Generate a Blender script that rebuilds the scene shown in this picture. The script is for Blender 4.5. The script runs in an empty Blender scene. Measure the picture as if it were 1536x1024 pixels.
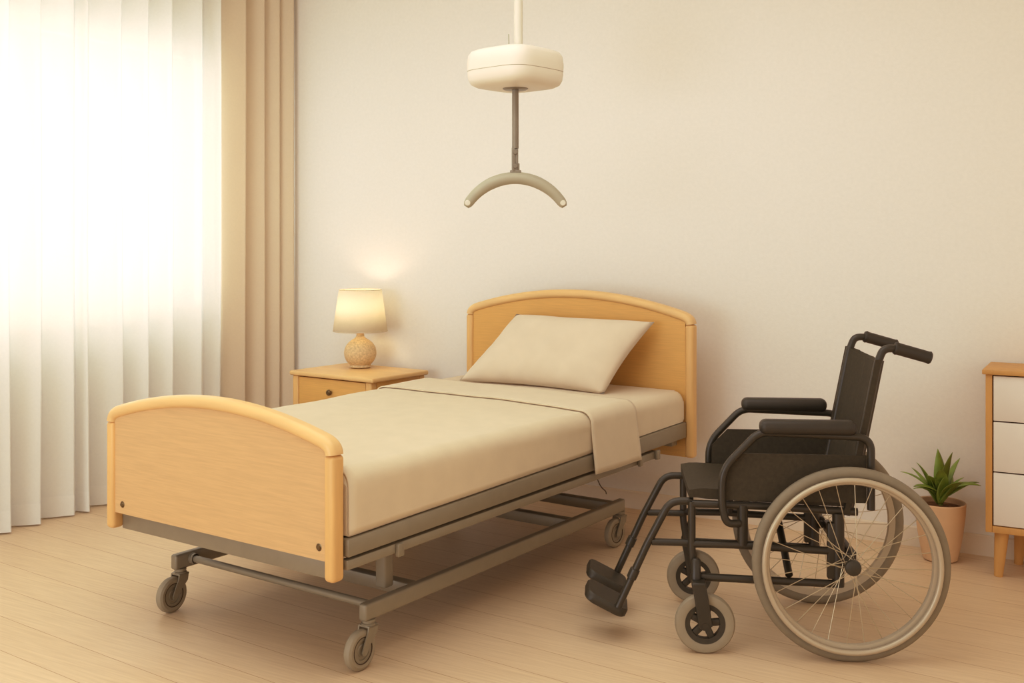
import bpy, bmesh, math, random
from mathutils import Vector, Matrix
random.seed(7)
scn = bpy.context.scene
COL = scn.collection
PI = math.pi

# ------------------------------------------------------------------ helpers
def link(name, bm, mat, parent=None, angle=35, smooth=True):
    me = bpy.data.meshes.new(name)
    bmesh.ops.recalc_face_normals(bm, faces=bm.faces)
    bm.to_mesh(me); bm.free()
    if smooth:
        for p in me.polygons: p.use_smooth = True
        me.set_sharp_from_angle(angle=math.radians(angle))
    if mat: me.materials.append(mat)
    o = bpy.data.objects.new(name, me); COL.objects.link(o)
    if parent: o.parent = parent
    return o

def thing(name, label, cat, loc=(0, 0, 0), rz=0, group=None):
    o = bpy.data.objects.new(name, None); COL.objects.link(o)
    o.location = loc; o.rotation_euler = (0, 0, rz); o.empty_display_size = .1
    tag(o, label, cat, group)
    return o

def tag(o, label, cat, group=None):
    o['label'] = label; o['category'] = cat
    if group: o['group'] = group
    return o

def struct(o):
    o['kind'] = 'structure'; return o

def B(): return bmesh.new()

def box(bm, lo, hi, bev=0, seg=2, M=None):
    lo, hi = Vector(lo), Vector(hi)
    c = (lo + hi) / 2; s = hi - lo
    r = bmesh.ops.create_cube(bm, size=1, matrix=Matrix.Translation(c) @ Matrix.Diagonal((s.x, s.y, s.z, 1)))
    vs = r['verts']
    if bev:
        es = list({e for v in vs for e in v.link_edges})
        q = bmesh.ops.bevel(bm, geom=es, offset=bev, segments=seg, profile=.5, affect='EDGES', clamp_overlap=True)
        vs = list({v for f in q['faces'] for v in f.verts} | {v for v in vs if v.is_valid})
    if M: bmesh.ops.transform(bm, matrix=M, verts=vs)
    return vs

def frame_of(d):
    d = d.normalized()
    up = Vector((0, 0, 1)) if abs(d.z) < .95 else Vector((1, 0, 0))
    a = d.cross(up).normalized(); b = a.cross(d).normalized()
    return a, b

def fillet(pts, rads, n=8):
    pts = [Vector(p) for p in pts]
    if not isinstance(rads, (list, tuple)): rads = [rads] * len(pts)
    out = [pts[0]]
    for i in range(1, len(pts) - 1):
        p, a, c, r = pts[i], pts[i - 1], pts[i + 1], rads[i]
        u, v = (a - p), (c - p)
        if r <= 0: out.append(p); continue
        t = min(r, u.length * .49, v.length * .49)
        p0, p1 = p + u.normalized() * t, p + v.normalized() * t
        for k in range(n + 1):
            s = k / n
            out.append(p0 * (1 - s) ** 2 + p * 2 * s * (1 - s) + p1 * s * s)
    out.append(pts[-1])
    return out

def sweep(bm, pts, section, scale=None, up=None, cap=True):
    """section: list of (a,b) offsets; parallel-transported along pts"""
    pts = [Vector(p) for p in pts]; n = len(pts)
    tang = []
    for i in range(n):
        d = pts[min(i + 1, n - 1)] - pts[max(i - 1, 0)]
        tang.append(d.normalized())
    if up is not None:
        up = Vector(up); a = tang[0].cross(up).normalized(); b = a.cross(tang[0]).normalized()
    else:
        a, b = frame_of(tang[0])
    rings = []
    for i in range(n):
        if i:
            q = tang[i - 1].rotation_difference(tang[i]); a = q @ a; b = q @ b
        sc = scale[i] if scale else 1
        rings.append([bm.verts.new(pts[i] + a * (s[0] * sc) + b * (s[1] * sc)) for s in section])
    m = len(section)
    for i in range(n - 1):
        for k in range(m):
            bm.faces.new((rings[i][k], rings[i][(k + 1) % m], rings[i + 1][(k + 1) % m], rings[i + 1][k]))
    if cap:
        bm.faces.new(rings[0]); bm.faces.new(rings[-1][::-1])
    return [v for r in rings for v in r]

def circ(r, n=14): return [(r * math.cos(2 * PI * k / n), r * math.sin(2 * PI * k / n)) for k in range(n)]
def tube(bm, pts, r, rad=0, n=14, scale=None):
    return sweep(bm, fillet(pts, rad) if rad else pts, circ(r, n), scale)

def rrect(w, h, r, n=4):
    out = []
    for cx, cy, a0 in ((w/2-r, h/2-r, 0), (-w/2+r, h/2-r, PI/2), (-w/2+r, -h/2+r, PI), (w/2-r, -h/2+r, 1.5*PI)):
        for k in range(n + 1):
            a = a0 + PI/2 * k / n
            out.append((cx + r * math.cos(a), cy + r * math.sin(a)))
    return out

def lathe(bm, prof, n=32, M=None, closed=False):
    """prof: (r,z) pairs; spun round Z"""
    rings = []; new = []
    for r, z in prof:
        if r < 1e-5:
            v = bm.verts.new((0, 0, z)); rings.append([v]); new.append(v)
        else:
            ring = [bm.verts.new((r * math.cos(2*PI*k/n), r * math.sin(2*PI*k/n), z)) for k in range(n)]
            rings.append(ring); new += ring
    m = len(rings)
    for i in range(m if closed else m - 1):
        A, C = rings[i], rings[(i + 1) % m]
        if len(A) == 1 and len(C) == 1: continue
        for k in range(n):
            k2 = (k + 1) % n
            if len(A) == 1: bm.faces.new((A[0], C[k], C[k2]))
            elif len(C) == 1: bm.faces.new((A[k], A[k2], C[0]))
            else: bm.faces.new((A[k], A[k2], C[k2], C[k]))
    if M: bmesh.ops.transform(bm, matrix=M, verts=new)
    return new

def prism(bm, outline, y0, y1, M=None):
    """outline in (x,z), extruded along y"""
    a = [bm.verts.new((x, y0, z)) for x, z in outline]
    b = [bm.verts.new((x, y1, z)) for x, z in outline]
    bm.faces.new(a); bm.faces.new(b[::-1]); n = len(a)
    for i in range(n): bm.faces.new((a[i], b[i], b[(i+1) % n], a[(i+1) % n]))
    if M: bmesh.ops.transform(bm, matrix=M, verts=a + b)
    return a + b

RX = Matrix.Rotation(PI/2, 4, 'X'); RY = Matrix.Rotation(PI/2, 4, 'Y')
T = Matrix.Translation

# ------------------------------------------------------------------ materials
def srgb(r, g, b):
    f = lambda c: (c/255/12.92) if c/255 <= .04045 else ((c/255 + .055)/1.055) ** 2.4
    return (f(r), f(g), f(b), 1)

def mat(name, col, rough=.5, metal=0, var=0, scale=(8, 8, 8), bump=0, bscale=200, detail=4, spec=.5, sheen=0):
    m = bpy.data.materials.new(name); m.use_nodes = True
    nt = m.node_tree; nd = nt.nodes; L = nt.links; p = nd['Principled BSDF']
    p.inputs['Roughness'].default_value = rough; p.inputs['Metallic'].default_value = metal
    p.inputs['Base Color'].default_value = col; p.inputs['Specular IOR Level'].default_value = spec
    if sheen: p.inputs['Sheen Weight'].default_value = sheen
    tc = nd.new('ShaderNodeTexCoord')
    if var:
        mp = nd.new('ShaderNodeMapping'); mp.inputs['Scale'].default_value = scale
        nz = nd.new('ShaderNodeTexNoise'); nz.inputs['Scale'].default_value = 1; nz.inputs['Detail'].default_value = detail
        L.new(tc.outputs['Object'], mp.inputs[0]); L.new(mp.outputs[0], nz.inputs['Vector'])
        cr = nd.new('ShaderNodeValToRGB')
        cr.color_ramp.elements[0].position = .3; cr.color_ramp.elements[1].position = .7
        cr.color_ramp.elements[0].color = tuple(c * (1 - var) for c in col[:3]) + (1,)
        cr.color_ramp.elements[1].color = tuple(min(1, c * (1 + var)) for c in col[:3]) + (1,)
        L.new(nz.outputs[0], cr.inputs[0]); L.new(cr.outputs[0], p.inputs['Base Color'])
    if bump:
        n2 = nd.new('ShaderNodeTexNoise'); n2.inputs['Scale'].default_value = bscale; n2.inputs['Detail'].default_value = 3
        L.new(tc.outputs['Object'], n2.inputs['Vector'])
        bp = nd.new('ShaderNodeBump'); bp.inputs['Strength'].default_value = bump; bp.inputs['Distance'].default_value = .004
        L.new(n2.outputs[0], bp.inputs['Height']); L.new(bp.outputs[0], p.inputs['Normal'])
    return m

WALL = mat('wallpaper', (0.87, 0.815, 0.74, 1), .9, var=.015, scale=(60, 60, 60), bump=.10, bscale=140, spec=.2)
CEIL = mat('ceiling_paint', srgb(240, 232, 216), .9, var=.01)
TRIM = mat('trim_paint', srgb(233, 216, 192), .6, var=.01)
WOOD = mat('beech', (0.735, 0.420, 0.130, 1), .42, var=.055, scale=(9, 60, 190), detail=4, spec=.4)
WOODF = mat('beech_lit', (0.670, 0.43, 0.210, 1), .42, var=.055, scale=(9, 60, 190), detail=4, spec=.4)  # same beech, the light on the footboard put into a paler colour
WOODE = mat('beech_edge', (0.800, 0.520, 0.235, 1), .38, var=.05, scale=(4, 12, 30), detail=5, spec=.45)
WOODV = mat('beech_upright', (0.760, 0.465, 0.185, 1), .4, var=.07, scale=(40, 40, 4), detail=5, spec=.4)
WOODC = mat('chest_oak', srgb(214, 163, 98), .5, var=.08, scale=(30, 40, 5), detail=5, spec=.35)
WHITE = mat('white_drawer', srgb(241, 232, 222), .45, var=.01)
STEEL = mat('painted_grey', (0.270, 0.235, 0.165, 1), .42, metal=.15, var=.04, scale=(20, 20, 20))
STEELD = mat('dark_grey_metal', srgb(140, 132, 116), .4, metal=.4, var=.05, scale=(20, 20, 20))
BOLT = mat('bolt_brown', srgb(112, 96, 68), .35, metal=.8, var=.05)
RUBG = mat('grey_rubber', srgb(150, 139, 117), .6, var=.05, scale=(30, 30, 30))
TYRE = mat('wheelchair_tyre', srgb(134, 124, 103), .65, var=.06, scale=(40, 40, 40))
RIM = mat('silver_rim', srgb(190, 176, 152), .35, metal=.25, var=.02)
SPOKE = mat('spoke_steel', srgb(190, 175, 145), .35, metal=.6, var=.02)
BLK = mat('black_tube', srgb(50, 47, 36), .38, var=.08, scale=(12, 12, 12), spec=.5)
BLKF = mat('black_fabric', srgb(62, 57, 43), .75, var=.12, scale=(90, 90, 90), bump=.15, bscale=500, spec=.3)
BLKP = mat('black_padding', srgb(48, 45, 35), .5, var=.06, scale=(30, 30, 30), bump=.05, bscale=300)
BLKR = mat('black_plastic', srgb(53, 50, 38), .5, var=.12, scale=(50, 50, 50))
LINEN = mat('cream_linen', (0.720, 0.600, 0.430, 1), .9, var=.025, scale=(12, 12, 12), bump=.08, bscale=350, spec=.15, sheen=.2)
LINEN2 = mat('cream_sheet', (0.735, 0.615, 0.450, 1), .9, var=.02, scale=(14, 14, 14), bump=.08, bscale=350, spec=.15, sheen=.2)
PILLOWM = mat('pillow_cotton', (0.750, 0.625, 0.480, 1), .9, var=.025, scale=(10, 10, 10), bump=.06, bscale=300, spec=.15, sheen=.2)
HOIST = mat('hoist_white', srgb(234, 222, 203), .45, var=.01)
POLE = mat('hoist_pole', srgb(222, 212, 193), .4, var=.01)
BAR = mat('hoist_bar_grey', srgb(176, 168, 145), .5, var=.03, scale=(15, 15, 15))
CERAM = mat('speckled_stoneware', srgb(217, 190, 148), .75, var=.16, scale=(110, 110, 110), bump=.35, bscale=150, detail=2)
BRASS = mat('lamp_collar', srgb(226, 165, 95), .5, var=.03)
POT = mat('clay_pot', srgb(224, 186, 147), .8, var=.04, scale=(12, 12, 12), bump=.1, bscale=200)
SOIL = mat('soil', srgb(112, 74, 38), .95, var=.35, scale=(70, 70, 70), bump=.6, bscale=120)
LEAF = mat('leaf_green', srgb(128, 152, 62), .45, var=.3, scale=(14, 14, 14), spec=.5)
STEM = mat('stem_green', srgb(110, 130, 60), .6, var=.1)
CORD = mat('dark_cord', srgb(90, 75, 55), .6, var=.05)
DARK = mat('dark_gap', srgb(70, 55, 36), .8, var=.05)

# floor: pale oak planks
def floor_mat():
    m = bpy.data.materials.new('oak_planks'); m.use_nodes = True
    nt = m.node_tree; nd = nt.nodes; L = nt.links; p = nd['Principled BSDF']
    tc = nd.new('ShaderNodeTexCoord'); mp = nd.new('ShaderNodeMapping')
    mp.inputs['Rotation'].default_value = (0, 0, .10)
    L.new(tc.outputs['Object'], mp.inputs[0])
    br = nd.new('ShaderNodeTexBrick'); br.offset = .37; br.squash = 1
    br.inputs['Scale'].default_value = 1; br.inputs['Brick Width'].default_value = 14
    br.inputs['Row Height'].default_value = .17; br.inputs['Mortar Size'].default_value = .0012
    br.inputs['Mortar Smooth'].default_value = .3
    br.inputs['Color1'].default_value = srgb(229, 202, 168); br.inputs['Color2'].default_value = srgb(225, 197, 162)
    br.inputs['Mortar'].default_value = srgb(178, 138, 92)
    L.new(mp.outputs[0], br.inputs['Vector'])
    m2 = nd.new('ShaderNodeMapping'); m2.inputs['Scale'].default_value = (5, 110, 1); m2.inputs['Rotation'].default_value = (0, 0, .10)
    L.new(tc.outputs['Object'], m2.inputs[0])
    nz = nd.new('ShaderNodeTexNoise'); nz.inputs['Scale'].default_value = 1; nz.inputs['Detail'].default_value = 6
    L.new(m2.outputs[0], nz.inputs['Vector'])
    cr = nd.new('ShaderNodeValToRGB'); cr.color_ramp.elements[0].position = .3; cr.color_ramp.elements[1].position = .7
    cr.color_ramp.elements[0].color = (.91, .89, .86, 1); cr.color_ramp.elements[1].color = (1.04, 1.04, 1.04, 1)
    L.new(nz.outputs[0], cr.inputs[0])
    mx = nd.new('ShaderNodeMix'); mx.data_type = 'RGBA'; mx.blend_type = 'MULTIPLY'; mx.inputs[0].default_value = 1
    L.new(br.outputs['Color'], mx.inputs[6]); L.new(cr.outputs[0], mx.inputs[7]); L.new(mx.outputs[2], p.inputs['Base Color'])
    p.inputs['Roughness'].default_value = .42; p.inputs['Specular IOR Level'].default_value = .35
    bp = nd.new('ShaderNodeBump'); bp.inputs['Strength'].default_value = .12; bp.inputs['Distance'].default_value = .002
    L.new(nz.outputs[0], bp.inputs['Height']); L.new(bp.outputs[0], p.inputs['Normal'])
    return m
FLOOR = floor_mat()

def cloth_mat(name, col, transp, transl, weave=0):
    m = bpy.data.materials.new(name); m.use_nodes = True
    nt = m.node_tree; nd = nt.nodes; L = nt.links
    nd.remove(nd['Principled BSDF']); out = nd['Material Output']
    df = nd.new('ShaderNodeBsdfDiffuse'); tl = nd.new('ShaderNodeBsdfTranslucent'); tr = nd.new('ShaderNodeBsdfTransparent')
    tc = nd.new('ShaderNodeTexCoord'); nz = nd.new('ShaderNodeTexNoise'); nz.inputs['Scale'].default_value = 90
    L.new(tc.outputs['Object'], nz.inputs['Vector'])
    cr = nd.new('ShaderNodeValToRGB'); cr.color_ramp.elements[0].color = tuple(c*.95 for c in col[:3]) + (1,)
    cr.color_ramp.elements[1].color = col
    L.new(nz.outputs[0], cr.inputs[0])
    L.new(cr.outputs[0], df.inputs[0]); L.new(cr.outputs[0], tl.inputs[0])
    a = nd.new('ShaderNodeMixShader'); a.inputs[0].default_value = transl
    L.new(df.outputs[0], a.inputs[1]); L.new(tl.outputs[0], a.inputs[2])
    b = nd.new('ShaderNodeMixShader'); b.inputs[0].default_value = transp
    L.new(a.outputs[0], b.inputs[1]); L.new(tr.outputs[0], b.inputs[2])
    L.new(b.outputs[0], out.inputs[0])
    return m
SHEER = cloth_mat('sheer_voile', (.988, .952, .885, 1), .06, .20)
HEM = cloth_mat('sheer_hem', (.985, .945, .88, 1), .03, .2)
DRAPE = cloth_mat('beige_drape', (.91, .775, .60, 1), 0, .2)
SHADE = cloth_mat('lamp_shade_linen', (.96, .90, .77, 1), 0, .46)

def glass_mat():
    m = bpy.data.materials.new('window_glass'); m.use_nodes = True
    nt = m.node_tree; nd = nt.nodes; L = nt.links
    nd.remove(nd['Principled BSDF']); out = nd['Material Output']
    tr = nd.new('ShaderNodeBsdfTransparent'); gl = nd.new('ShaderNodeBsdfGlossy'); gl.inputs['Roughness'].default_value = .02
    mx = nd.new('ShaderNodeMixShader'); mx.inputs[0].default_value = .05
    L.new(tr.outputs[0], mx.inputs[1]); L.new(gl.outputs[0], mx.inputs[2]); L.new(mx.outputs[0], out.inputs[0])
    return m
GLASS = glass_mat()

# ------------------------------------------------------------------ room shell
YW, XL, ZC = 4.918, -4.60, 3.0
bm = B(); box(bm, (XL - .15, -1.5, -.1), (2.6, YW + .12, 0)); struct(link('floor', bm, FLOOR, smooth=False))
bm = B(); box(bm, (XL - .15, YW, 0), (2.6, YW + .12, ZC)); struct(link('wall_back', bm, WALL, smooth=False))
WZ0, WZ1 = .90, 2.42
WINS = [(2.05, 4.56)]
bm = B()
box(bm, (XL - .15, -1.5, 0), (XL, 2.05, ZC)); box(bm, (XL - .15, 4.56, 0), (XL, YW, ZC))
for a_, b_ in WINS:
    box(bm, (XL - .15, a_, 0), (XL, b_, WZ0)); box(bm, (XL - .15, a_, WZ1), (XL, b_, ZC))
struct(link('wall_left', bm, WALL, smooth=False))
bm = B(); box(bm, (XL - .15, -1.5, ZC), (2.6, YW + .12, ZC + .1)); struct(link('ceiling', bm, CEIL, smooth=False))
bm = B()
prism(bm, [(0, 0), (0, .086), (-.006, .086), (-.011, .080), (-.012, .068), (-.014, .062), (-.014, 0)], 0, 7.0,
      Matrix(((0, 1, 0, XL + .0), (1, 0, 0, YW), (0, 0, 1, 0), (0, 0, 0, 1))))
struct(link('baseboard_back', bm, TRIM))
for wi, (WY0, WY1) in enumerate(WINS):
    win = bpy.data.objects.new('window_%d' % (wi + 1), None); COL.objects.link(win); win.location = (XL - .08, WY0, WZ0); struct(win)
    wh, wl = WZ1 - WZ0, WY1 - WY0
    bm = B()
    for lo, hi in (((-.03, 0, 0), (.03, wl, .05)), ((-.03, 0, wh - .05), (.03, wl, wh)), ((-.03, 0, .05), (.03, .05, wh - .05)),
                   ((-.03, wl - .05, .05), (.03, wl, wh - .05)), ((-.02, wl/2 - .03, .05), (.02, wl/2 + .03, wh - .05))):
        box(bm, lo, hi, .004)
    fr = link('window_frame', bm, TRIM, win)
    bm = B(); box(bm, (-.003, .05, .05), (.003, wl/2 - .03, wh - .05)); link('pane', bm, GLASS, fr, smooth=False)
    bm = B(); box(bm, (-.003, wl/2 + .03, .05), (.003, wl - .05, wh - .05)); link('pane', bm, GLASS, fr, smooth=False)
    bm = B(); box(bm, (.03, -.03, -.03), (.10, wl + .03, -.0005), .004); link('window_sill', bm, TRIM, win)

# ------------------------------------------------------------------ curtains
def pleat_path(pleats, xb, xf):
    pts = []
    for (ya, yb, xa, xe) in pleats:
        n = 9
        for k in range(n):
            t = k / (n - 1)
            e = t + .10 * math.sin(PI * t)                # slight bulge towards the room
            pts.append((xa + (xe - xa) * min(1.02, e), ya + (yb - ya) * t))
        pts.append((xe + .004, yb + .006)); pts.append((xe - .012, yb + .014))
    return pts

def curtain_mesh(path, z0, z1, nz=14, amp=.006, ph=0):
    bm = B(); rows = []
    for j in range(nz + 1):
        z = z0 + (z1 - z0) * j / nz
        row = []
        for i, (x, y) in enumerate(path):
            t = (z - z0) / max(.001, (z1 - z0))
            row.append(bm.verts.new((x + amp * math.sin(y * 31 + z * 1.3 + ph) * (1 - .4 * t), y + amp * .5 * math.sin(y * 17 + z * 1.9 + ph), z)))
        rows.append(row)
    for j in range(nz):
        for i in range(len(path) - 1):
            bm.faces.new((rows[j][i], rows[j][i+1], rows[j+1][i+1], rows[j+1][i]))
    return bm
edges = [(2.08, 2.00), (2.24, 2.16), (2.40, 2.32), (2.56, 2.48), (2.71, 2.63), (2.86, 2.78), (3.00, 2.92), (3.157, 3.080), (3.322, 3.241), (3.508, 3.422),
         (3.594, 3.506), (3.803, 3.710), (3.97, 3.875), (4.137, 4.035), (4.349, 4.243), (4.47, 4.385)]
pl = []
for (b0, f0), (b1, f1) in zip(edges[:-1], edges[1:]):
    d = .95 if b1 - b0 > .13 else .6
    pl.append((b0 - .02, f1, -4.49 if d > .9 else -4.45, -4.38))
path = pleat_path(pl, 0, 0)
sheer = link('sheer_curtain', curtain_mesh(path, .012, ZC - .03), SHEER, angle=180)
tag(sheer, 'white translucent sheer curtain in soft folds across the bright window', 'curtain')
hem = link('hem', curtain_mesh([(x + .0025, y) for x, y in path], .008, .105, nz=3), HEM, sheer, angle=180)
dp = [(4.44, 4.569, -4.44, -4.37), (4.62, 4.70, -4.44, -4.345), (4.72, 4.795, -4.40, -4.318), (4.80, 4.872, -4.37, -4.275)]
dpath = pleat_path(dp, 0, 0) + [(-4.290, 4.898), (-4.305, 4.908)]
drape = link('curtain', curtain_mesh(dpath, .012, ZC - .03, amp=.003, ph=1), DRAPE, angle=180)
tag(drape, 'opaque beige drape gathered in the corner between window and back wall', 'curtain')
so = drape.modifiers.new('thick', 'SOLIDIFY'); so.thickness = .004

# ------------------------------------------------------------------ bed
BED = thing('hospital_bed', 'beech and grey metal adjustable care bed on four castors', 'bed', (-1.984, 2.445, 0), -.087)
def arch(xc, hw, c, k, n=40): return [(xc - hw + 2*hw*i/n, c - k * (-hw + 2*hw*i/n) ** 2) for i in range(n + 1)]

def end_board(name, x0, x1, y0, y1, zleg, zpan, c, k, label):
    xc, hw = (x0 + x1)/2, (x1 - x0)/2
    pw = .042
    a = arch(xc, hw - .012, c - .024, k)
    bm = B()
    ym = (y0 + y1) / 2
    prism(bm, [(a[0][0] + pw - .015, zpan)] + [p for p in a if x0 + pw - .004 < p[0] < x1 - pw + .004] + [(a[-1][0] - pw + .015, zpan)], y0 + .010, y1 - .012)
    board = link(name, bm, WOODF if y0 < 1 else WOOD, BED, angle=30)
    board['label'] = label
    ze = c - k * hw ** 2 - .038
    hwid = .0205
    mid = [Vector((x, ym, z)) for x, z in arch(xc, hw - hwid, c - .019, k, 64)]
    def bez(p0, p, p1, n=9): return [p0*(1-t/n)**2 + p*2*(t/n)*(1-t/n) + p1*(t/n)**2 for t in range(n + 1)]
    q0 = Vector((x0 + hwid, ym, ze)); q1 = Vector((x1 - hwid, ym, ze))
    i0 = 3
    pts = bez(q0, Vector((x0 + hwid, ym, mid[0].z + .003)), mid[i0]) + mid[i0 + 1:-i0 - 1] + bez(mid[-i0 - 1], Vector((x1 - hwid, ym, mid[-1].z + .003)), q1)
    bm = B(); sweep(bm, pts, rrect(.041, y1 - y0 + .006, .0185, 6), None, up=(0, 1, 0))
    link('top_rail', bm, WOODE, board, angle=50)
    for s, xx in ((0, x0), (1, x1 - pw)):
        bm = B(); box(bm, (xx, y0, zleg), (xx + pw, y1, ze), .014, 4)
        link('post', bm, WOODV, board, angle=50)
    return board
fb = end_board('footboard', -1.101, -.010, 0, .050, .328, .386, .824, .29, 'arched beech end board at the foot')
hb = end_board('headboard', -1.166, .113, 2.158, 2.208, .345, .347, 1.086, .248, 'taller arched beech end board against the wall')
for x, z in ((-1.018, .418), (-.078, .424)):
    bm = B(); lathe(bm, [(0, .007), (.007, .0065), (.0085, .003), (.0115, .002), (.0125, -.004), (0, -.004)], 20, T((x, .012, z)) @ Matrix.Rotation(PI/2, 4, 'X'))
    link('bolt', bm, BOLT, fb)

def xr(y): return 0.0 + .084 * (y - .05) / 2.108          # right outer face of the bed deck
def xl(y): return -1.087 - .068 * (y - .05) / 2.108
def skew_beam(bm, ya, yb, fx, dx, za, zb, ha, hb_, bev=.006):
    """box beam following the deck edge; fx(y) outer face, dx inward, z top za..zb, heights ha..hb_"""
    v = []
    for y, z, h in ((ya, za, ha), (yb, zb, hb_)):
        x = fx(y)
        v.append([bm.verts.new(q) for q in ((x, y, z), (x + dx, y, z), (x + dx, y, z - h), (x, y, z - h))])
    fs = [bm.faces.new(v[0]), bm.faces.new(v[1][::-1])]
    for k in range(4): fs.append(bm.faces.new((v[0][k], v[1][k], v[1][(k+1) % 4], v[0][(k+1) % 4])))
    bmesh.ops.recalc_face_normals(bm, faces=fs)
    es = list({e for f in fs for e in f.edges})
    bmesh.ops.bevel(bm, geom=es, offset=bev, segments=2, profile=.5, affect='EDGES')

for fx, dx in ((xr, -.035), (xl, .035)):
    bm = B(); skew_beam(bm, .053, 2.155, fx, dx, .449, .508, .055, .070)
    link('side_rail', bm, STEEL, BED)
    bm = B()
    off = (lambda y, f=fx, d=dx: f(y) + (.12 * d))
    skew_beam(bm, .053, 1.90, off, dx * .9, .386, .420, .030, .032, .004)
    ur = link('under_rail', bm, STEEL, BED)
    for yb_, z in ((.27, .402), (1.74, .432), (1.885, .437)):
        bm = B()
        x = off(yb_); s = 1 if dx < 0 else -1
        box(bm, (min(x, x + s*.014) , yb_ - .014, z - .052), (max(x, x + s*.014), yb_ + .014, z - .012), .003)
        link('bracket', bm, STEEL, ur)
bm = B()  # deck under the mattress
dv = [(xl(.07)+.03, .07), (xr(.07)-.03, .07), (xr(2.14)-.03, 2.14), (xl(2.14)+.03, 2.14)]
lo = [bm.verts.new((x, y, .425 + .022*y)) for x, y in dv]; hi = [bm.verts.new((x, y, .443 + .0275*y)) for x, y in dv]
bm.faces.new(lo); bm.faces.new(hi)
for i in range(4): bm.faces.new((lo[i], lo[(i+1) % 4], hi[(i+1) % 4], hi[i]))
link('mattress_deck', bm, STEELD, BED, smooth=False)
bm = B(); box(bm, (-1.064, .040, .322), (-.046, .078, .398), .006); link('foot_rail', bm, STEEL, BED)
bm = B(); box(bm, (-1.10, 2.10, .40), (.04, 2.15, .45), .006); link('head_rail', bm, STEEL, BED)

# wheeled base
for x0, x1 in ((-.103, -.070), (-1.014, -.981)):
    bm = B(); box(bm, (x0, .205, .146), (x1, 1.865, .200), .008, 3); link('base_beam', bm, STEEL, BED)
bm = B(); tube(bm, [(-.982, .275, .176), (-.102, .262, .180)], .0125, n=16)
for x in (-.980, -.967): lathe(bm, [(.017, -.006), (.019, -.004), (.019, .004), (.017, .006)], 20, T((x, .275, .176)) @ RY)
link('crossbar', bm, STEEL, BED)
for y in (.47, 1.46, 1.80):
    bm = B(); box(bm, (-.982, y - .022, .152), (-.102, y + .022, .196), .005); link('cross_member', bm, STEEL, BED)
for x in (-.145, -.40):
    for y in ((.375,) if x > -.2 else (1.80,)):
        bm = B()
        box(bm, (x - .022, y - .022, .20 if y < 1 else .19), (x + .022, y + .022, .335), .008, 3)
        box(bm, (x - .03, y - .026, .325), (x + .045, y + .030, .372), .012, 3)
        link('lift_column', bm, STEEL, BED)
for x in (-.93, -.68):
    for y in ((.375,) if x < -.9 else (1.80,)):
        bm = B(); box(bm, (x - .022, y - .022, .20), (x + .022, y + .022, .40), .008, 3); link('lift_column', bm, STEEL, BED)
bm = B(); tube(bm, [(-.52, .47, .185), (-.52, 1.05, .33), (-.52, 1.45, .40)], .022, n=14); link('actuator', bm, STEEL, BED)
bm = B(); tube(bm, [(-.05, 1.58, .40), (-.052, 1.585, .345), (-.04, 1.60, .305), (-.028, 1.62, .285), (-.032, 1.63, .272)], .0022, .02, n=8)
link('cord', bm, CORD, BED)['label'] = 'thin dark cord hanging below the deck'

def castor(x, y, ang):
    root = bpy.data.objects.new('castor', None); COL.objects.link(root); root.parent = BED; root.location = (x, y, 0); root.rotation_euler = (0, 0, ang)
    # wheel spins about X, trails towards -Y
    W = T((0, -.040, .0625)) @ RY
    bm = B(); lathe(bm, [(.040, -.014), (.052, -.0155), (.060, -.011), (.0625, -.004), (.0625, .004), (.060, .011), (.052, .0155), (.040, .014)], 40, W, closed=True)
    link('tyre', bm, RUBG, root)
    bm = B(); lathe(bm, [(0, -.010), (.018, -.012), (.020, -.009), (.028, -.009), (.030, -.013), (.041, -.013), (.041, .013), (.030, .013), (.028, .009), (.020, .009), (.018, .012), (0, .010)], 32, W)
    link('wheel_disc', bm, STEEL, root)
    bm = B()
    for q in (-.0142, .0142): tube(bm, [W @ Vector((.0405*math.cos(2*PI*k/40), .0405*math.sin(2*PI*k/40), q)) for k in range(41)], .0016, n=6)
    link('groove_ring', bm, DARK, root)
    bm = B()
    for s in (-1, 1):
        prof = [(-.040 - .011, .058), (-.040 - .008, .050), (-.040, .047), (-.032, .050), (-.012, .078), (.016, .105), (.020, .130), (-.022, .130), (-.026, .112), (-.040, .085)]
        vs = prism(bm, [(p, z) for p, z in prof], s*.0175, s*.0225)
        bmesh.ops.transform(bm, matrix=Matrix.Rotation(PI/2, 4, 'Z'), verts=vs)
    box(bm, (-.0225, -.022, .125), (.0225, .022, .132), .002)
    link('fork', bm, STEEL, root)
    bm = B(); lathe(bm, [(0, .128), (.021, .128), (.023, .131), (.023, .135), (.019, .137), (.019, .141), (.022, .142), (.022, .148), (0, .149)], 24)
    link('swivel', bm, STEEL, root)
castor(-.087, .235, 0.0); castor(-.997, .235, .06); castor(-.087, 1.845, -.10); castor(-.997, 1.845, .05)

# ------------------------------------------------------------------ mattress and bedding (each rests on the bed: own things, in the bed's frame)
BM = Matrix.Translation((-1.984, 2.445, 0)) @ Matrix.Rotation(-.087, 4, 'Z')
def wob(x, y, s=1.0): return s * (math.sin(x*9.1 + y*3.3) + math.sin(y*12.7 - x*4.1) * .7 + math.sin(x*23 + y*17) * .35)

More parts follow.
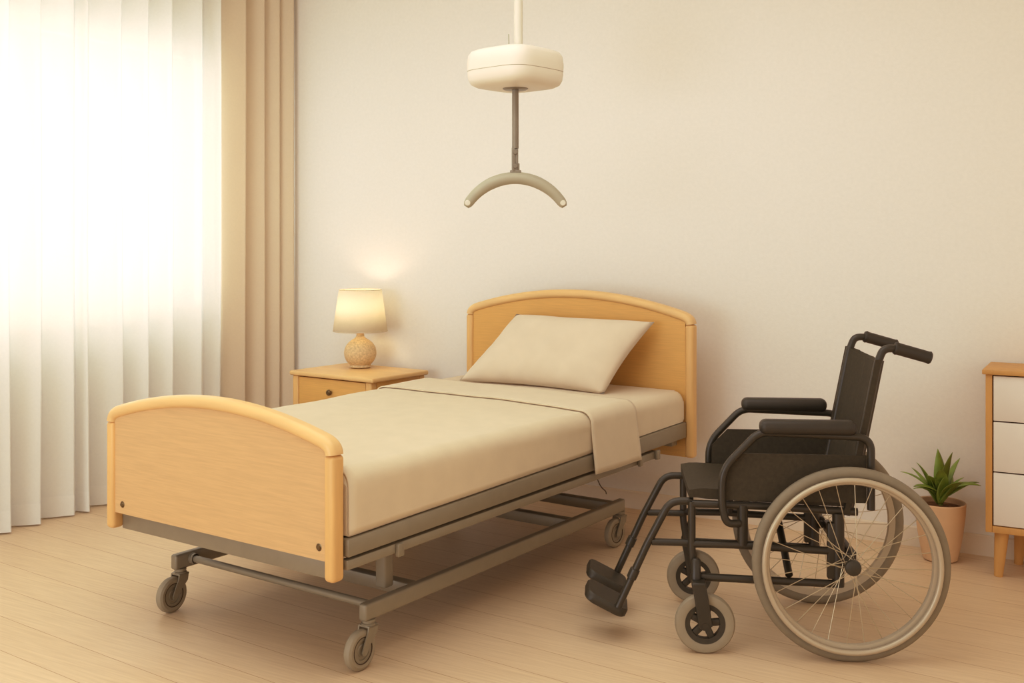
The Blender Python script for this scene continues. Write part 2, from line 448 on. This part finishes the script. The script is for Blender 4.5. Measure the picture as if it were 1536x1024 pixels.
def drape_grid(ya, yb, off, zl, zr, rad=.05, ny=40, skew=0.0, amp=.0015, ztop=.645, na=30, open_=True, side_wob=.0):
    """cloth over the mattress: profile from left lower edge over the top to the right lower edge"""
    bm = B(); rows = []
    for j in range(ny + 1):
        t = j / ny
        row = []
        y0_ = ya + (yb - ya) * t
        L_, R_ = xl(y0_) + .012 - off, xr(y0_) - .012 + off
        zt = ztop + off
        prof = []
        zl_, zr_ = (zl(y0_) if callable(zl) else zl), (zr(y0_) if callable(zr) else zr)
        for k in range(7): prof.append((L_, zl_ + (zt - rad - zl_) * k / 7))
        for k in range(7): a = PI - PI/2 * k / 6; prof.append((L_ + rad + rad * math.cos(a), zt - rad + rad * math.sin(a)))
        for k in range(1, na): prof.append((L_ + rad + (R_ - L_ - 2*rad) * k / na, zt))
        for k in range(7): a = PI/2 - PI/2 * k / 6; prof.append((R_ - rad + rad * math.cos(a), zt - rad + rad * math.sin(a)))
        for k in range(1, 9): prof.append((R_, zt - rad + (zr_ - zt + rad) * k / 8))
        n = len(prof)
        for i, (x, z) in enumerate(prof):
            u = (x - L_) / (R_ - L_)
            crown = .006 * math.sin(PI * min(1, max(0, u))) if z > zt - .01 else 0
            yy = y0_ + skew * (.5 - u)
            w = wob(x, yy, amp)
            side = z < zt - rad
            sx = 0
            if side and u > .5: sx = side_wob * (math.sin(yy * 14) + .6 * math.sin(yy*29 + 1)) * (zt - rad - z) * 3
            row.append(bm.verts.new((x + (w*.6 if side else 0) + sx, yy, z + crown + (0 if side else w))))
        rows.append(row)
    for j in range(ny):
        for i in range(len(rows[0]) - 1):
            bm.faces.new((rows[j][i], rows[j][i+1], rows[j+1][i+1], rows[j+1][i]))
    return bm, rows
rail_z = lambda y: .452 + .0281 * (y - .05)
bm, rows = drape_grid(.058, 2.150, 0, rail_z, rail_z, rad=.045, amp=.001)
# close ends and base
for r in (rows[0], rows[-1]): bm.faces.new(r)
for j in range(len(rows) - 1): bm.faces.new((rows[j][0], rows[j][-1], rows[j+1][-1], rows[j+1][0]))
es = [e for e in bm.edges if len(e.link_faces) == 2 and any(len(f.verts) > 8 for f in e.link_faces)]
bmesh.ops.bevel(bm, geom=es, offset=.022, segments=3, profile=.5, affect='EDGES', clamp_overlap=True)
mt = link('mattress', bm, LINEN2, angle=50); mt.matrix_world = BM
tag(mt, 'cream sheeted mattress lying on the grey bed frame', 'mattress')
bm, rows = drape_grid(.085, 1.50, .007, lambda y: rail_z(y) + .006, lambda y: rail_z(y) + .006, rad=.055, skew=.05, amp=.0018)
bl = link('blanket', bm, LINEN, angle=180); bl.matrix_world = BM
tag(bl, 'cream blanket tucked over the foot two thirds of the mattress', 'blanket')
s = bl.modifiers.new('thick', 'SOLIDIFY'); s.thickness = .006; s.offset = -1
# folded-over top sheet, wider and hanging over the right rail
bm, rows = drape_grid(1.395, 1.735, .016, lambda y: .46, lambda y: .412, rad=.055, ny=16, skew=.06, amp=.0018, side_wob=.004)
for v in bm.verts:
    if v.co.x > -.02 and v.co.z < .60:
        d = (.60 - v.co.z)
        v.co.y += .10 * d * (1 if v.co.y > 1.5 else .30)
        v.co.x += .085 * d
sh = link('folded_sheet', bm, LINEN2, angle=180); sh.matrix_world = BM
tag(sh, 'cream sheet folded back over the blanket with a flap hanging over the rail', 'sheet')
s = sh.modifiers.new('thick', 'SOLIDIFY'); s.thickness = .006; s.offset = -1

def pillow():
    bl_, br_, tl_, tr_ = Vector((-.955, 1.828, .653)), Vector((-.170, 1.850, .650)), Vector((-.812, 2.105, .962)), Vector((-.052, 2.105, .956))
    nrm = (br_ - bl_).cross(tl_ - bl_).normalized()
    if nrm.y > 0: nrm = -nrm
    n = 36; bm = B(); front = []; back = []
    for j in range(n + 1):
        v = j / n; fr, bk = [], []
        for i in range(n + 1):
            u = i / n
            # edges bow inwards a little, corners stay pointed
            uu = u + (.022 * math.sin(PI * v)) * (1 - 2*u); vv = v + (.030 * math.sin(PI * u)) * (1 - 2*v)
            p = (bl_ * (1-uu) + br_ * uu) * (1-vv) + (tl_ * (1-uu) + tr_ * uu) * vv
            a, b = 2*u - 1, 2*v - 1
            th = max(0, (1 - a**4)) ** .62 * max(0, (1 - b**4)) ** .62
            wr = .0045 * math.sin(a*9 + b*3.2) * math.sin(b*5 + 1.0) * th + .006 * math.sin(a*26 + math.sin(a*5)*2) * max(0, -b - .3) * th + .003 * math.sin(b*21 + a*8) * max(0, abs(a) - .5) * th
            fr.append(bm.verts.new(p + nrm * (.075 * th + wr)))
            bk.append(fr[-1] if i in (0, n) or j in (0, n) else bm.verts.new(p - nrm * .030 * th))
        front.append(fr); back.append(bk)
    for j in range(n):
        for i in range(n):
            bm.faces.new((front[j][i], front[j][i+1], front[j+1][i+1], front[j+1][i]))
            bm.faces.new((back[j][i], back[j+1][i], back[j+1][i+1], back[j][i+1]))
    o = link('pillow', bm, PILLOWM, angle=180); o.matrix_world = BM
    # corded seam round the edge
    ring = [front[0][i] for i in range(n+1)]
    return o
tag(pillow(), 'cream pillow leaning up against the beech headboard', 'pillow')

# ------------------------------------------------------------------ nightstand, lamp
NS = thing('nightstand', 'beech bedside table with one drawer beside the bed', 'bedside table', (-3.90, 4.44, 0), -.10)
w_, d_, h_ = .585, .43, .625
bm = B(); box(bm, (-.012, -.014, h_ - .024), (w_ + .012, d_, h_), .008, 3); link('tabletop', bm, WOODE, NS)
for x in (.012, w_ - .052):
    for y in (.0, d_ - .05):
        bm = B(); box(bm, (x if x > .1 else 0, y, 0), ((x if x > .1 else 0) + .042, y + .042, h_ - .0245), .007, 3); link('leg', bm, WOODV, NS)
for x in (.006, w_ - .030):
    bm = B(); box(bm, (x, .043, .12), (x + .018, d_ - .051, h_ - .025), .002); link('side_panel', bm, WOOD, NS)
bm = B(); box(bm, (.043, d_ - .03, .12), (w_ - .053, d_ - .015, h_ - .025)); link('back_panel', bm, WOOD, NS)
bm = B(); box(bm, (.043, .01, .13), (w_ - .053, d_ - .031, .148), .002); link('shelf', bm, WOOD, NS)
bm = B(); box(bm, (.043, .01, .425), (w_ - .053, d_ - .031, .438), .002); link('drawer_rail', bm, WOOD, NS)
bm = B(); box(bm, (.045, .004, .441), (w_ - .055, .022, h_ - .030), .003); dr = link('drawer', bm, WOOD, NS)
bm = B(); lathe(bm, [(0, .024), (.010, .023), (.015, .018), (.0155, .013), (.009, .006), (.008, -.002), (0, -.002)], 24, T((.282, .004, .528)) @ RX)
link('knob', bm, BOLT, dr)['label'] = 'round bronze knob'

LP = thing('table_lamp', 'lit table lamp with cream drum shade and round speckled base', 'lamp', (-3.655, 4.715, .625))
bm = B()
prof = [(0, .001), (.052, .001), (.060, .006)]
for k in range(1, 16):
    a = -1.0 + 2.15 * k / 16
    prof.append((.0885 * math.cos(a), .082 + .083 * math.sin(a)))
prof += [(.030, .163), (.022, .172), (.021, .186), (0, .186)]
lathe(bm, prof, 48); link('base', bm, CERAM, LP)
bm = B(); lathe(bm, [(0, .184), (.020, .184), (.019, .205), (.012, .208), (.012, .235), (0, .235)], 24); link('collar', bm, BRASS, LP)
bm = B(); lathe(bm, [(.150, .200), (.117, .430)], 64); so = link('lamp_shade', bm, SHADE, LP, angle=180)
md = so.modifiers.new('t', 'SOLIDIFY'); md.thickness = .002
bm = B()
for r, z in ((.1485, .2025), (.1158, .4285)): tube(bm, [(r*math.cos(2*PI*k/48), r*math.sin(2*PI*k/48), z) for k in range(49)], .0022, n=8)
tube(bm, [(-.116, 0, .425), (0, 0, .40), (.116, 0, .425)], .0015, n=6); tube(bm, [(0, 0, .235), (0, 0, .40)], .003, n=8)
link('shade_ring', bm, LINEN, so)
BULB = bpy.data.materials.new('bulb_glass'); BULB.use_nodes = True
p = BULB.node_tree.nodes['Principled BSDF']; p.inputs['Base Color'].default_value = (1, .9, .7, 1); p.inputs['Emission Color'].default_value = (1, .8, .5, 1); p.inputs['Emission Strength'].default_value = 4
bm = B(); lathe(bm, [(0, .238), (.012, .24), (.014, .255), (.026, .28), (.028, .30), (.02, .32), (0, .328)], 20); link('bulb', bm, BULB, LP)

# ------------------------------------------------------------------ chest of drawers
CH = thing('chest_of_drawers', 'oak chest with white drawer fronts on tapered legs', 'chest of drawers', (-.478, 4.60, 0))
cw, cd, cz0, cz1 = .92, .29, .178, .802
bm = B(); box(bm, (-.012, -.012, cz1 - .003), (cw + .012, cd + .008, cz1 + .016), .004, 2); link('top', bm, WOODC, CH)
for x in (0, cw - .024):
    bm = B(); box(bm, (x, 0, cz0), (x + .024, cd, cz1 - .0035), .002); link('side_panel', bm, WOODC, CH)
bm = B(); box(bm, (.0245, 0, cz0), (cw - .0245, cd, cz0 + .026), .002); link('bottom_panel', bm, WOODC, CH)
bm = B(); box(bm, (.0245, cd - .012, cz0 + .027), (cw - .0245, cd, cz1 - .004)); link('back_panel', bm, WOODC, CH)
bm = B(); box(bm, (.0245, .018, cz0 + .027), (cw - .0245, .024, cz1 - .004)); link('gap_shade_sheet', bm, DARK, CH)  # dark sheet behind the drawer fronts, shade of the gaps put into its colour
for z0, z1 in ((.208, .414), (.419, .613), (.618, .794)):
    bm = B(); box(bm, (.0285, .001, z0), (cw - .0285, .017, z1), .0025, 2); link('drawer', bm, WHITE, CH)
for x, sx in ((.055, -.012), (cw - .055, .012)):
    for y, sy in ((.045, -.008), (cd - .045, .008)):
        if y > .1: x += .055 if x < .4 else -.055
        bm = B(); n = 20
        sweep(bm, [(x, y, cz0 + .0), (x + sx*.5, y + sy*.5, cz0 * .5), (x + sx, y + sy, .0)], circ(.027, 20), [1, .82, .60])
        link('leg', bm, WOODC, CH)

# ------------------------------------------------------------------ potted plant
PP = thing('potted_plant', 'small green leafy plant in a clay pot by the wall', 'plant', (-.668, 4.760, 0))
bm = B()
lathe(bm, [(0, .001), (.060, .001), (.068, .006), (.078, .05), (.090, .12), (.098, .19), (.101, .238), (.0985, .241), (.095, .238), (.092, .20), (0, .20)], 48)
link('pot', bm, POT, PP)
bm = B(); prof = [(.093, .218), (.06, .222), (.02, .226), (0, .226)]; lathe(bm, prof, 32); link('soil', bm, SOIL, PP)
def leaf(bm, base, az, length, lift, droop, width, roll=0):
    n = 12; d = Vector((math.cos(az), math.sin(az), 0)); side = Vector((-math.sin(az), math.cos(az), 0))
    pts = []; p = Vector(base); a = lift
    rows = []
    for i in range(n + 1):
        t = i / n
        w = width * (math.sin(PI * min(1, t*.93 + .07)) ** .8) * (1 - t*.25) if t < 1 else .0005
        tang = d * math.cos(a) + Vector((0, 0, 1)) * math.sin(a)
        nr = tang.cross(side).normalized()
        sd = side * math.cos(roll) + nr * math.sin(roll)
        f = .30 * w
        rows.append([bm.verts.new(p - sd*w + nr*-f), bm.verts.new(p - sd*w*.5 - nr*f*.35), bm.verts.new(p), bm.verts.new(p + sd*w*.5 - nr*f*.35), bm.verts.new(p + sd*w - nr*f)])
        p = p + tang * (length / n); a -= droop / n * (0.4 + 1.2*t)
    for i in range(n):
        for k in range(4): bm.faces.new((rows[i][k], rows[i][k+1], rows[i+1][k+1], rows[i+1][k]))
bm = B()
TH = .519   # leaves fan out; angles are about the plant's own axis
fan = [(185, .20, 1.18, .80, .024), (160, .185, .80, 1.15, .024), (205, .15, .45, 1.1, .021), (100, .215, 1.42, .45, .027), (300, .20, 1.30, .6, .027), (15, .215, 1.15, .75, .026),
       (0, .175, .62, 1.15, .024), (-28, .18, .50, 1.25, .024), (50, .16, .75, 1.1, .024), (245, .17, 1.05, .95, .025), (135, .18, 1.0, .9, .024), (-70, .16, .85, 1.1, .025), (222, .14, .85, 1.1, .024), (325, .15, 1.0, .9, .025), (75, .17, .9, 1.0, .024), (275, .15, 1.25, .7, .023), (190, .14, .62, 1.4, .021)]
for i, (az, ln, lift, droop, wd) in enumerate(fan):
    hz = .232 + .05 * ((i * 7) % 5) / 4
    leaf(bm, (.008*math.cos(az), .008*math.sin(az), hz), math.radians(az) + TH, ln, lift + .16, droop, wd * 1.22, .15 * math.sin(i*2.1))
fo = link('foliage', bm, LEAF, PP, angle=180)
md = fo.modifiers.new('t', 'SOLIDIFY'); md.thickness = .0015
bm = B(); tube(bm, [(0, 0, .215), (.002, .002, .26), (0, 0, .30)], .010, n=10); link('stem', bm, STEM, PP)

# ------------------------------------------------------------------ ceiling hoist
HO = thing('ceiling_hoist', 'white ceiling hoist motor with grey curved spreader bar above the bed', 'patient hoist', (-2.155, 3.80, 0), .519)
bm = B(); lathe(bm, [(0, 2.085), (.038, 2.085), (.038, 2.105), (.030, 2.112), (.018, 2.112), (.0175, ZC - .012), (.05, ZC - .01), (.05, ZC - .001), (0, ZC - .001)], 28, T((.012, 0, 0)))
link('ceiling_pole', bm, POLE, HO)
def supersq(n, r, e):
    out = []
    for k in range(n):
        a = 2*PI*k/n; c, s_ = math.cos(a), math.sin(a)
        out.append((r * abs(c)**(2/e) * (1 if c >= 0 else -1), r * abs(s_)**(2/e) * (1 if s_ >= 0 else -1)))
    return out
def hull(levels, mat_, name, parent):
    bm = B(); sq = supersq(72, 1, 4.2); rot = Matrix.Rotation(PI/4 + .06, 2)
    rings = []
    for r, z in levels:
        ring = []
        for (a, b) in sq:
            v = rot @ Vector((a, b)); ring.append(bm.verts.new((v.x * r, v.y * r, z)))
        rings.append(ring)
    for i in range(len(rings) - 1):
        for k in range(72): bm.faces.new((rings[i][k], rings[i][(k+1) % 72], rings[i+1][(k+1) % 72], rings[i+1][k]))
    bm.faces.new(rings[0]); bm.faces.new(rings[-1][::-1])
    return link(name, bm, mat_, parent, angle=40)
R0 = .162
mh = hull([(R0*.55, 2.101), (R0*.80, 2.098), (R0*.93, 2.089), (R0*.99, 2.073), (R0*1.015, 2.040), (R0*1.01, 2.0115)], HOIST, 'motor_housing', HO)
hull([(R0*1.0, 2.0105), (R0*1.005, 2.000), (R0*.985, 1.975), (R0*.93, 1.957), (R0*.82, 1.947), (R0*.5, 1.944)], HOIST, 'lower_shell', mh)
hull([(R0*.99, 2.013), (R0*.99, 2.009)], BAR, 'seam', mh)
bm = B(); lathe(bm, [(0, 1.950), (.052, 1.950), (.052, 1.942), (.045, 1.938), (.018, 1.938), (0, 1.938)], 32); link('port_ring', bm, STEELD, mh)
bm = B(); lathe(bm, [(0, 1.945), (.0135, 1.945), (.0135, 1.70), (0, 1.70)], 20); link('strap_rod', bm, STEELD, HO)
bm = B(); box(bm, (-.015, -.012, 1.603), (.001, .012, 1.704), .003); box(bm, (.004, -.010, 1.608), (.017, .010, 1.64), .003); box(bm, (-.022, -.012, 1.596), (.024, .012, 1.612), .004)
box(bm, (.0, -.010, 1.60), (.012, .010, 1.70), .003)
for z in (1.685, 1.628): lathe(bm, [(0, .018), (.009, .017), (.010, .012), (.010, -.012), (0, -.014)], 16, T((0, 0, z)) @ RX)
link('hook', bm, STEELD, HO)
bm = B(); cpts = []; sc = []
for k in range(41):
    t = -1 + 2*k/40
    a = t * 1.03
    x = .213 * math.sin(a) / math.sin(1.03); z = 1.463 + .117 * (math.cos(a) - math.cos(1.03)) / (1 - math.cos(1.03))
    cpts.append((x * .94, 0, z)); e = 1 - abs(t)
    sc.append((.80 + .20 * min(1, e / .6)) * (1 if .03 < k/40 < .97 else (.55 if k in (0, 40) else .9)))
sweep(bm, cpts, [(a*.0245, b*.0265) for a, b in circ(1, 20)], sc, up=(0, 1, 0)); sb = link('spreader_bar', bm, BAR, HO, angle=60)
for s_ in (-1, 1):
    bm = B(); lathe(bm, [(0, .004), (.010, .003), (.012, 0), (.012, -.004), (0, -.004)], 20, T((s_*.193, -.020, 1.478)) @ RX); link('end_stud', bm, POLE, sb)
bm = B(); box(bm, (-.052, -.012, 2.098), (-.020, .012, 2.112), .004); tube(bm, [(-.026, 0, 2.10), (-.027, 0, 2.165)], .0022, n=8); link('release_pull', bm, BAR, mh)

# ------------------------------------------------------------------ wheelchair (x forward, y its left, z up)
WC = thing('wheelchair', 'black folding wheelchair with grey tyres parked beside the bed', 'wheelchair', (-.86, 3.72, 0), math.radians(204.5))
def add_child(name, bm, m, parent=None, angle=45): return link(name, bm, m, parent or WC, angle)

def big_wheel(s):
    y = s * .272; R = .306
    M = T((.006, y, R)) @ RX
    bm = B(); lathe(bm, [(R - .032, -.011), (R - .022, -.016), (R - .008, -.014), (R, -.006), (R, .006), (R - .008, .014), (R - .022, .016), (R - .032, .011)], 96, M, closed=True)
    w = add_child('rear_wheel', bm, TYRE)
    bm = B(); lathe(bm, [(R - .052, -.010), (R - .031, -.0135), (R - .031, .0135), (R - .052, .010), (R - .055, .004), (R - .055, -.004)], 96, M, closed=True)
    add_child('rim', bm, RIM, w)
    bm = B(); k = 14; Mo = T((.006, y + s*.028, R)) @ RX
    rr = R - .036
    lathe(bm, [(rr + .0085*math.cos(2*PI*i/k), .0085*math.sin(2*PI*i/k)) for i in range(k)], 96, Mo, closed=True)
    for a in range(6):
        an = a * PI/3 + .3
        tube(bm, [(.006 + (rr-.002)*math.cos(an), y + s*.028, R + (rr-.002)*math.sin(an)), (.006 + (R-.040)*math.cos(an), y + s*.012, R + (R-.040)*math.sin(an))], .003, n=8)
    add_child('push_rim', bm, RIM, w)
    bm = B(); lathe(bm, [(0, .052), (.012, .052), (.024, .046), (.0255, .036), (.022, .030), (.018, .026), (.018, -.026), (.024, -.030), (.022, -.045), (0, -.045)], 28, T((.006, y, R)) @ (RX if s < 0 else Matrix.Rotation(-PI/2, 4, 'X')))
    add_child('hub', bm, BLKR, w)
    N = 28
    for i in range(N):
        a = 2*PI*i/N + .05; side = 1 if i % 2 else -1; tw = (.55 if (i // 2) % 2 else -.55)
        h = (.006 + .019*math.cos(a + tw*1.9), y + side*.022, R + .019*math.sin(a + tw*1.9))
        e = (.006 + (R - .053)*math.cos(a), y + side*.003, R + (R - .053)*math.sin(a))
        bm = B(); tube(bm, [h, e], .0013, n=6); add_child('spoke', bm, SPOKE, w)
big_wheel(1); big_wheel(-1)

def front_castor(s):
    y = s * .243; cx, R = .457, .096
    M = T((cx, y, R)) @ RX
    bm = B(); lathe(bm, [(R*.66, -.013), (R*.80, -.0165), (R*.95, -.013), (R, -.005), (R, .005), (R*.95, .013), (R*.80, .0165), (R*.66, .013)], 56, M, closed=True)
    root = add_child('front_castor', bm, RUBG)
    bm = B(); lathe(bm, [(R*.50, -.012), (R*.67, -.014), (R*.67, .014), (R*.50, .012)], 48, M, closed=True)
    lathe(bm, [(0, -.018), (.020, -.018), (.022, -.012), (.022, .012), (.020, .018), (0, .018)], 24, M)
    for k in range(5):
        a = 2*PI*k/5 + .5
        box(bm, (.016, -.011, -.009), (R*.54, .011, .009), .004, 2, M @ Matrix.Rotation(a, 4, 'Z'))
    add_child('castor_rim', bm, BLKR, root)
    bm = B()
    for o in (-.028, .028):
        yy = y + o
        sweep(bm, fillet([(.478, yy*.99, .225), (.468, yy, .17), (cx, yy, R - .004)], .04), rrect(.009, .044, .004), None, up=(1, 0, 0))
    box(bm, (.455, y - .030, .214), (.500, y + .030, .232), .004)
    lathe(bm, [(0, .034), (.011, .034), (.011, -.034), (0, -.034)], 16, M)
    add_child('fork', bm, BLK, root)
    bm = B(); lathe(bm, [(0, .20), (.017, .20), (.0175, .225), (.016, .228), (.016, .272), (.010, .278), (0, .278)], 24, T((.484, s*.222, .02))); add_child('pivot_housing', bm, BLK, root)
front_castor(1); front_castor(-1)

r = .0125
for s in (1, -1):
    y = s * .207
    bm = B()
    # front post, lower rails, upper rail, rear upright
    tube(bm, [(.496, y, .478), (.496, y, .30), (.482, y, .235), (.44, y, .232), (.03, y, .222)], r, .03)
    tube(bm, [(.496, y, .340), (.36, y, .340), (.06, y, .328)], r)
    tube(bm, [(.496, y, .470), (.30, y, .468), (-.03, y, .455)], r)
    tube(bm, [(.333, y, .470), (.333, y, .340)], .017)
    tube(bm, [(.030, y, .45), (.030, y, .215)], .019)
    box(bm, (.015, y - .012, .24), (.065, y + .012, .42), .004)
    tube(bm, [(.006, y - s*.005, .306), (.006, s*.262, .306)], .012)
    fr_ = add_child('side_frame', bm, BLK)
    # footrest hanger
    bm = B(); yh = s * .190
    tube(bm, [(.49, yh, .474), (.565, yh, .474), (.640, yh, .330), (.735, yh, .120)], r, [0, .05, .02, 0])
    tube(bm, [(.625, yh, .338), (.496, yh, .338)], .0115)
    lathe(bm, [(.0165, -.016), (.017, .0), (.0165, .016), (.0125, .018), (.0125, -.018)], 18, T((.685, yh, .232)) @ Matrix.Rotation(-.42, 4, 'Y'), closed=True)
    hg = add_child('legrest_hanger', bm, BLK)
    bm = B(); M = T((.722, s*.116, .100)) @ Matrix.Rotation(-.44, 4, 'Y')
    pl_ = rrect(.150, .150, .034, 6)
    vs = []
    for k, (sc_, zz) in enumerate(((.93, -.017), (1, -.011), (1, .008), (.95, .014), (.80, .012))):
        vs.append([bm.verts.new(M @ Vector((.058 + a_*sc_, b_*sc_, zz + .10*max(0, a_ - .02)**1.0 * .6))) for a_, b_ in pl_])
    for q_ in range(4):
        for k in range(len(pl_)): bm.faces.new((vs[q_][k], vs[q_][(k+1) % len(pl_)], vs[q_+1][(k+1) % len(pl_)], vs[q_+1][k]))
    bm.faces.new(vs[0]); bm.faces.new(vs[-1][::-1])
    fpl = add_child('footplate', bm, BLKR)
    # armrest
    ya = s * .236
    bm = B()
    tube(bm, [(-.066, ya, .470), (-.066, ya, .700), (.285, ya, .712), (.402, ya, .588), (.402, ya, .47), (.388, ya, .415), (.345, ya*.93, .412)], r, [0, .045, .035, .05, .04, .025, 0])
    ar = add_child('armrest', bm, BLK)
    bm = B(); box(bm, (-.020, ya - .028, .706), (.284, ya + .028, .754), .021, 4); add_child('arm_pad', bm, BLKP, ar)
    bm = B(); prism(bm, [(-.055, .488), (.392, .488), (.392, .582), (.335, .640), (-.055, .640)], s*.222 - .004, s*.222 + .004)
    add_child('side_panel', bm, BLKF, ar)
    # back cane and push handle
    bm = B(); yb_ = s * .205
    tube(bm, [(.004, yb_, .445), (-.040, yb_, .66), (-.094, yb_, .935), (-.112, yb_, .980), (-.15, yb_, .981), (-.185, yb_, .972)], .0125, [0, .05, .03, .03, .02, 0])
    cn = add_child('back_cane', bm, BLK)
    bm = B(); d = Vector((-.256 - -.146, 0, .953 - .984)).normalized()
    a0 = Vector((-.146, yb_, .983)); pts = [a0, a0 + d*.006, a0 + d*.012, a0 + d*.108, a0 + d*.114, a0 + d*.118]
    tube(bm, pts, .0205, n=20, scale=[.9, 1.05, .96, .95, 1.02, .85]); add_child('push_handle', bm, BLKP, cn)
# cross brace under the seat
for s in (1, -1):
    bm = B(); tube(bm, [(.20 + s*.016, -s*.20, .245), (.20 + s*.016, s*.20, .455)], .0125); add_child('cross_brace', bm, BLK)
bm = B(); box(bm, (-.03, -.20, .285), (.0, .20, .325), .006); add_child('axle_bar', bm, BLK)
# seat
bm = B(); n = 18; top = []; bot = []
for i in range(n + 1):
    t = i / n; x = .505 - .50 * t; a, b = [], []
    for j in range(n + 1):
        u = -1 + 2*j/n
        z = .522 - .018*t - .014 * (1 - u*u) * min(1, t*3 + .2) - (.008 * max(0, 1 - t*14))
        a.append(bm.verts.new((x, u*.205, z))); b.append(bm.verts.new((x, u*.205, z - .034 + .010*max(0, 1-t*10))))
    top.append(a); bot.append(b)
for i in range(n):
    for j in range(n):
        bm.faces.new((top[i][j], top[i+1][j], top[i+1][j+1], top[i][j+1])); bm.faces.new((bot[i][j], bot[i][j+1], bot[i+1][j+1], bot[i+1][j]))
for i in range(n):
    for j in (0, n): bm.faces.new((top[i][j], top[i+1][j], bot[i+1][j], bot[i][j]))
    for k in (0, n): bm.faces.new((top[k][i], top[k][i+1], bot[k][i+1], bot[k][i]))
add_child('seat', bm, BLKF, angle=50)
# backrest sling
bm = B(); nu, nv = 28, 20; F, K = [], []
def cane(z):
    if z < .66: return .004 + (-.044) * (z - .445)/.215
    return -.040 - .054 * (z - .66)/.275
for j in range(nv + 1):
    v = j / nv; f_, k_ = [], []
    for i in range(nu + 1):
        u = -1 + 2*i/nu
        z = .452 + (.946 - .022*(1 - u*u)*1.0 - .452) * v
        seam = .0035 * (math.exp(-((abs(u) - .30)/.035)**2) + math.exp(-((abs(u) - .78)/.03)**2))
        x = cane(z) - .040*(1 - u*u) + .013 + seam * -1
        f_.append(bm.verts.new((x, u*.222, z))); k_.append(bm.verts.new((x - .028 + .010*u*u, u*.222, z)))
    F.append(f_); K.append(k_)
for j in range(nv):
    for i in range(nu):
        bm.faces.new((F[j][i], F[j+1][i], F[j+1][i+1], F[j][i+1])); bm.faces.new((K[j][i], K[j][i+1], K[j+1][i+1], K[j+1][i]))
for j in range(nv):
    for i in (0, nu): bm.faces.new((F[j][i], F[j+1][i], K[j+1][i], K[j][i]))
for i in range(nu):
    for j in (0, nv): bm.faces.new((F[j][i], F[j][i+1], K[j][i+1], K[j][i]))
add_child('backrest', bm, BLKF, angle=40)

# ------------------------------------------------------------------ light
def area(name, loc, target, sx, sy, power, col):
    l = bpy.data.lights.new(name, 'AREA'); l.shape = 'RECTANGLE'; l.size = sx; l.size_y = sy; l.energy = power; l.color = col
    o = bpy.data.objects.new(name, l); COL.objects.link(o); o.location = loc
    d = Vector(target) - Vector(loc); o.rotation_euler = d.to_track_quat('-Z', 'Y').to_euler()
    return o
area('daylight', (XL - .30, 3.30, 1.70), (0, 3.30, 1.70), 3.4, 2.4, 100, (.86, .97, 1))
area('front_fill', (-3.3, -1.9, .95), (-3.5, 3.5, .45), 2.6, 1.9, 60, (.78, .90, 1))  # added fill lamp out of view, brightens sheer, footboard and floor
area('ceiling_light', (-2.0, 2.2, ZC - .03), (-2.0, 2.2, 0), 3.0, 3.0, 43, (.93, 1, 1))
l = bpy.data.lights.new('lamp_bulb_light', 'POINT'); l.energy = 1.35; l.color = (1, .78, .50); l.shadow_soft_size = .03
o = bpy.data.objects.new('lamp_bulb_light', l); COL.objects.link(o); o.location = (-3.655, 4.715, .625 + .35)

w = bpy.data.worlds.new('sky'); scn.world = w; w.use_nodes = True
bg = w.node_tree.nodes['Background']; bg.inputs[0].default_value = (1, .86, .68, 1); bg.inputs[1].default_value = .88

scn.view_settings.view_transform = 'Standard'; scn.view_settings.look = 'None'; scn.view_settings.exposure = 0
scn.view_settings.use_curve_mapping = True
cm = scn.view_settings.curve_mapping
for ci, pts_ in ((1, ((.14, .125), (.32, .305), (.66, .695))), (2, ((.11, .098), (.22, .208), (.36, .368), (.50, .548), (.75, .815)))):
    for x_, y_ in pts_: cm.curves[ci].points.new(x_, y_)
cm.update()
scn.cycles.use_denoising = True; scn.cycles.max_bounces = 8; scn.cycles.transparent_max_bounces = 16
scn.cycles.caustics_reflective = False; scn.cycles.caustics_refractive = False; scn.cycles.sample_clamp_indirect = 8

# ------------------------------------------------------------------ camera
cam = bpy.data.cameras.new('camera'); co = bpy.data.objects.new('camera', cam); COL.objects.link(co)
co.location = (0, 0, 1.33); co.rotation_euler = (PI/2, 0, .519)
cam.sensor_width = 36; cam.lens = 1610/1536*36; cam.shift_y = (359 - 512)/1536; cam.clip_start = .05
scn.camera = co
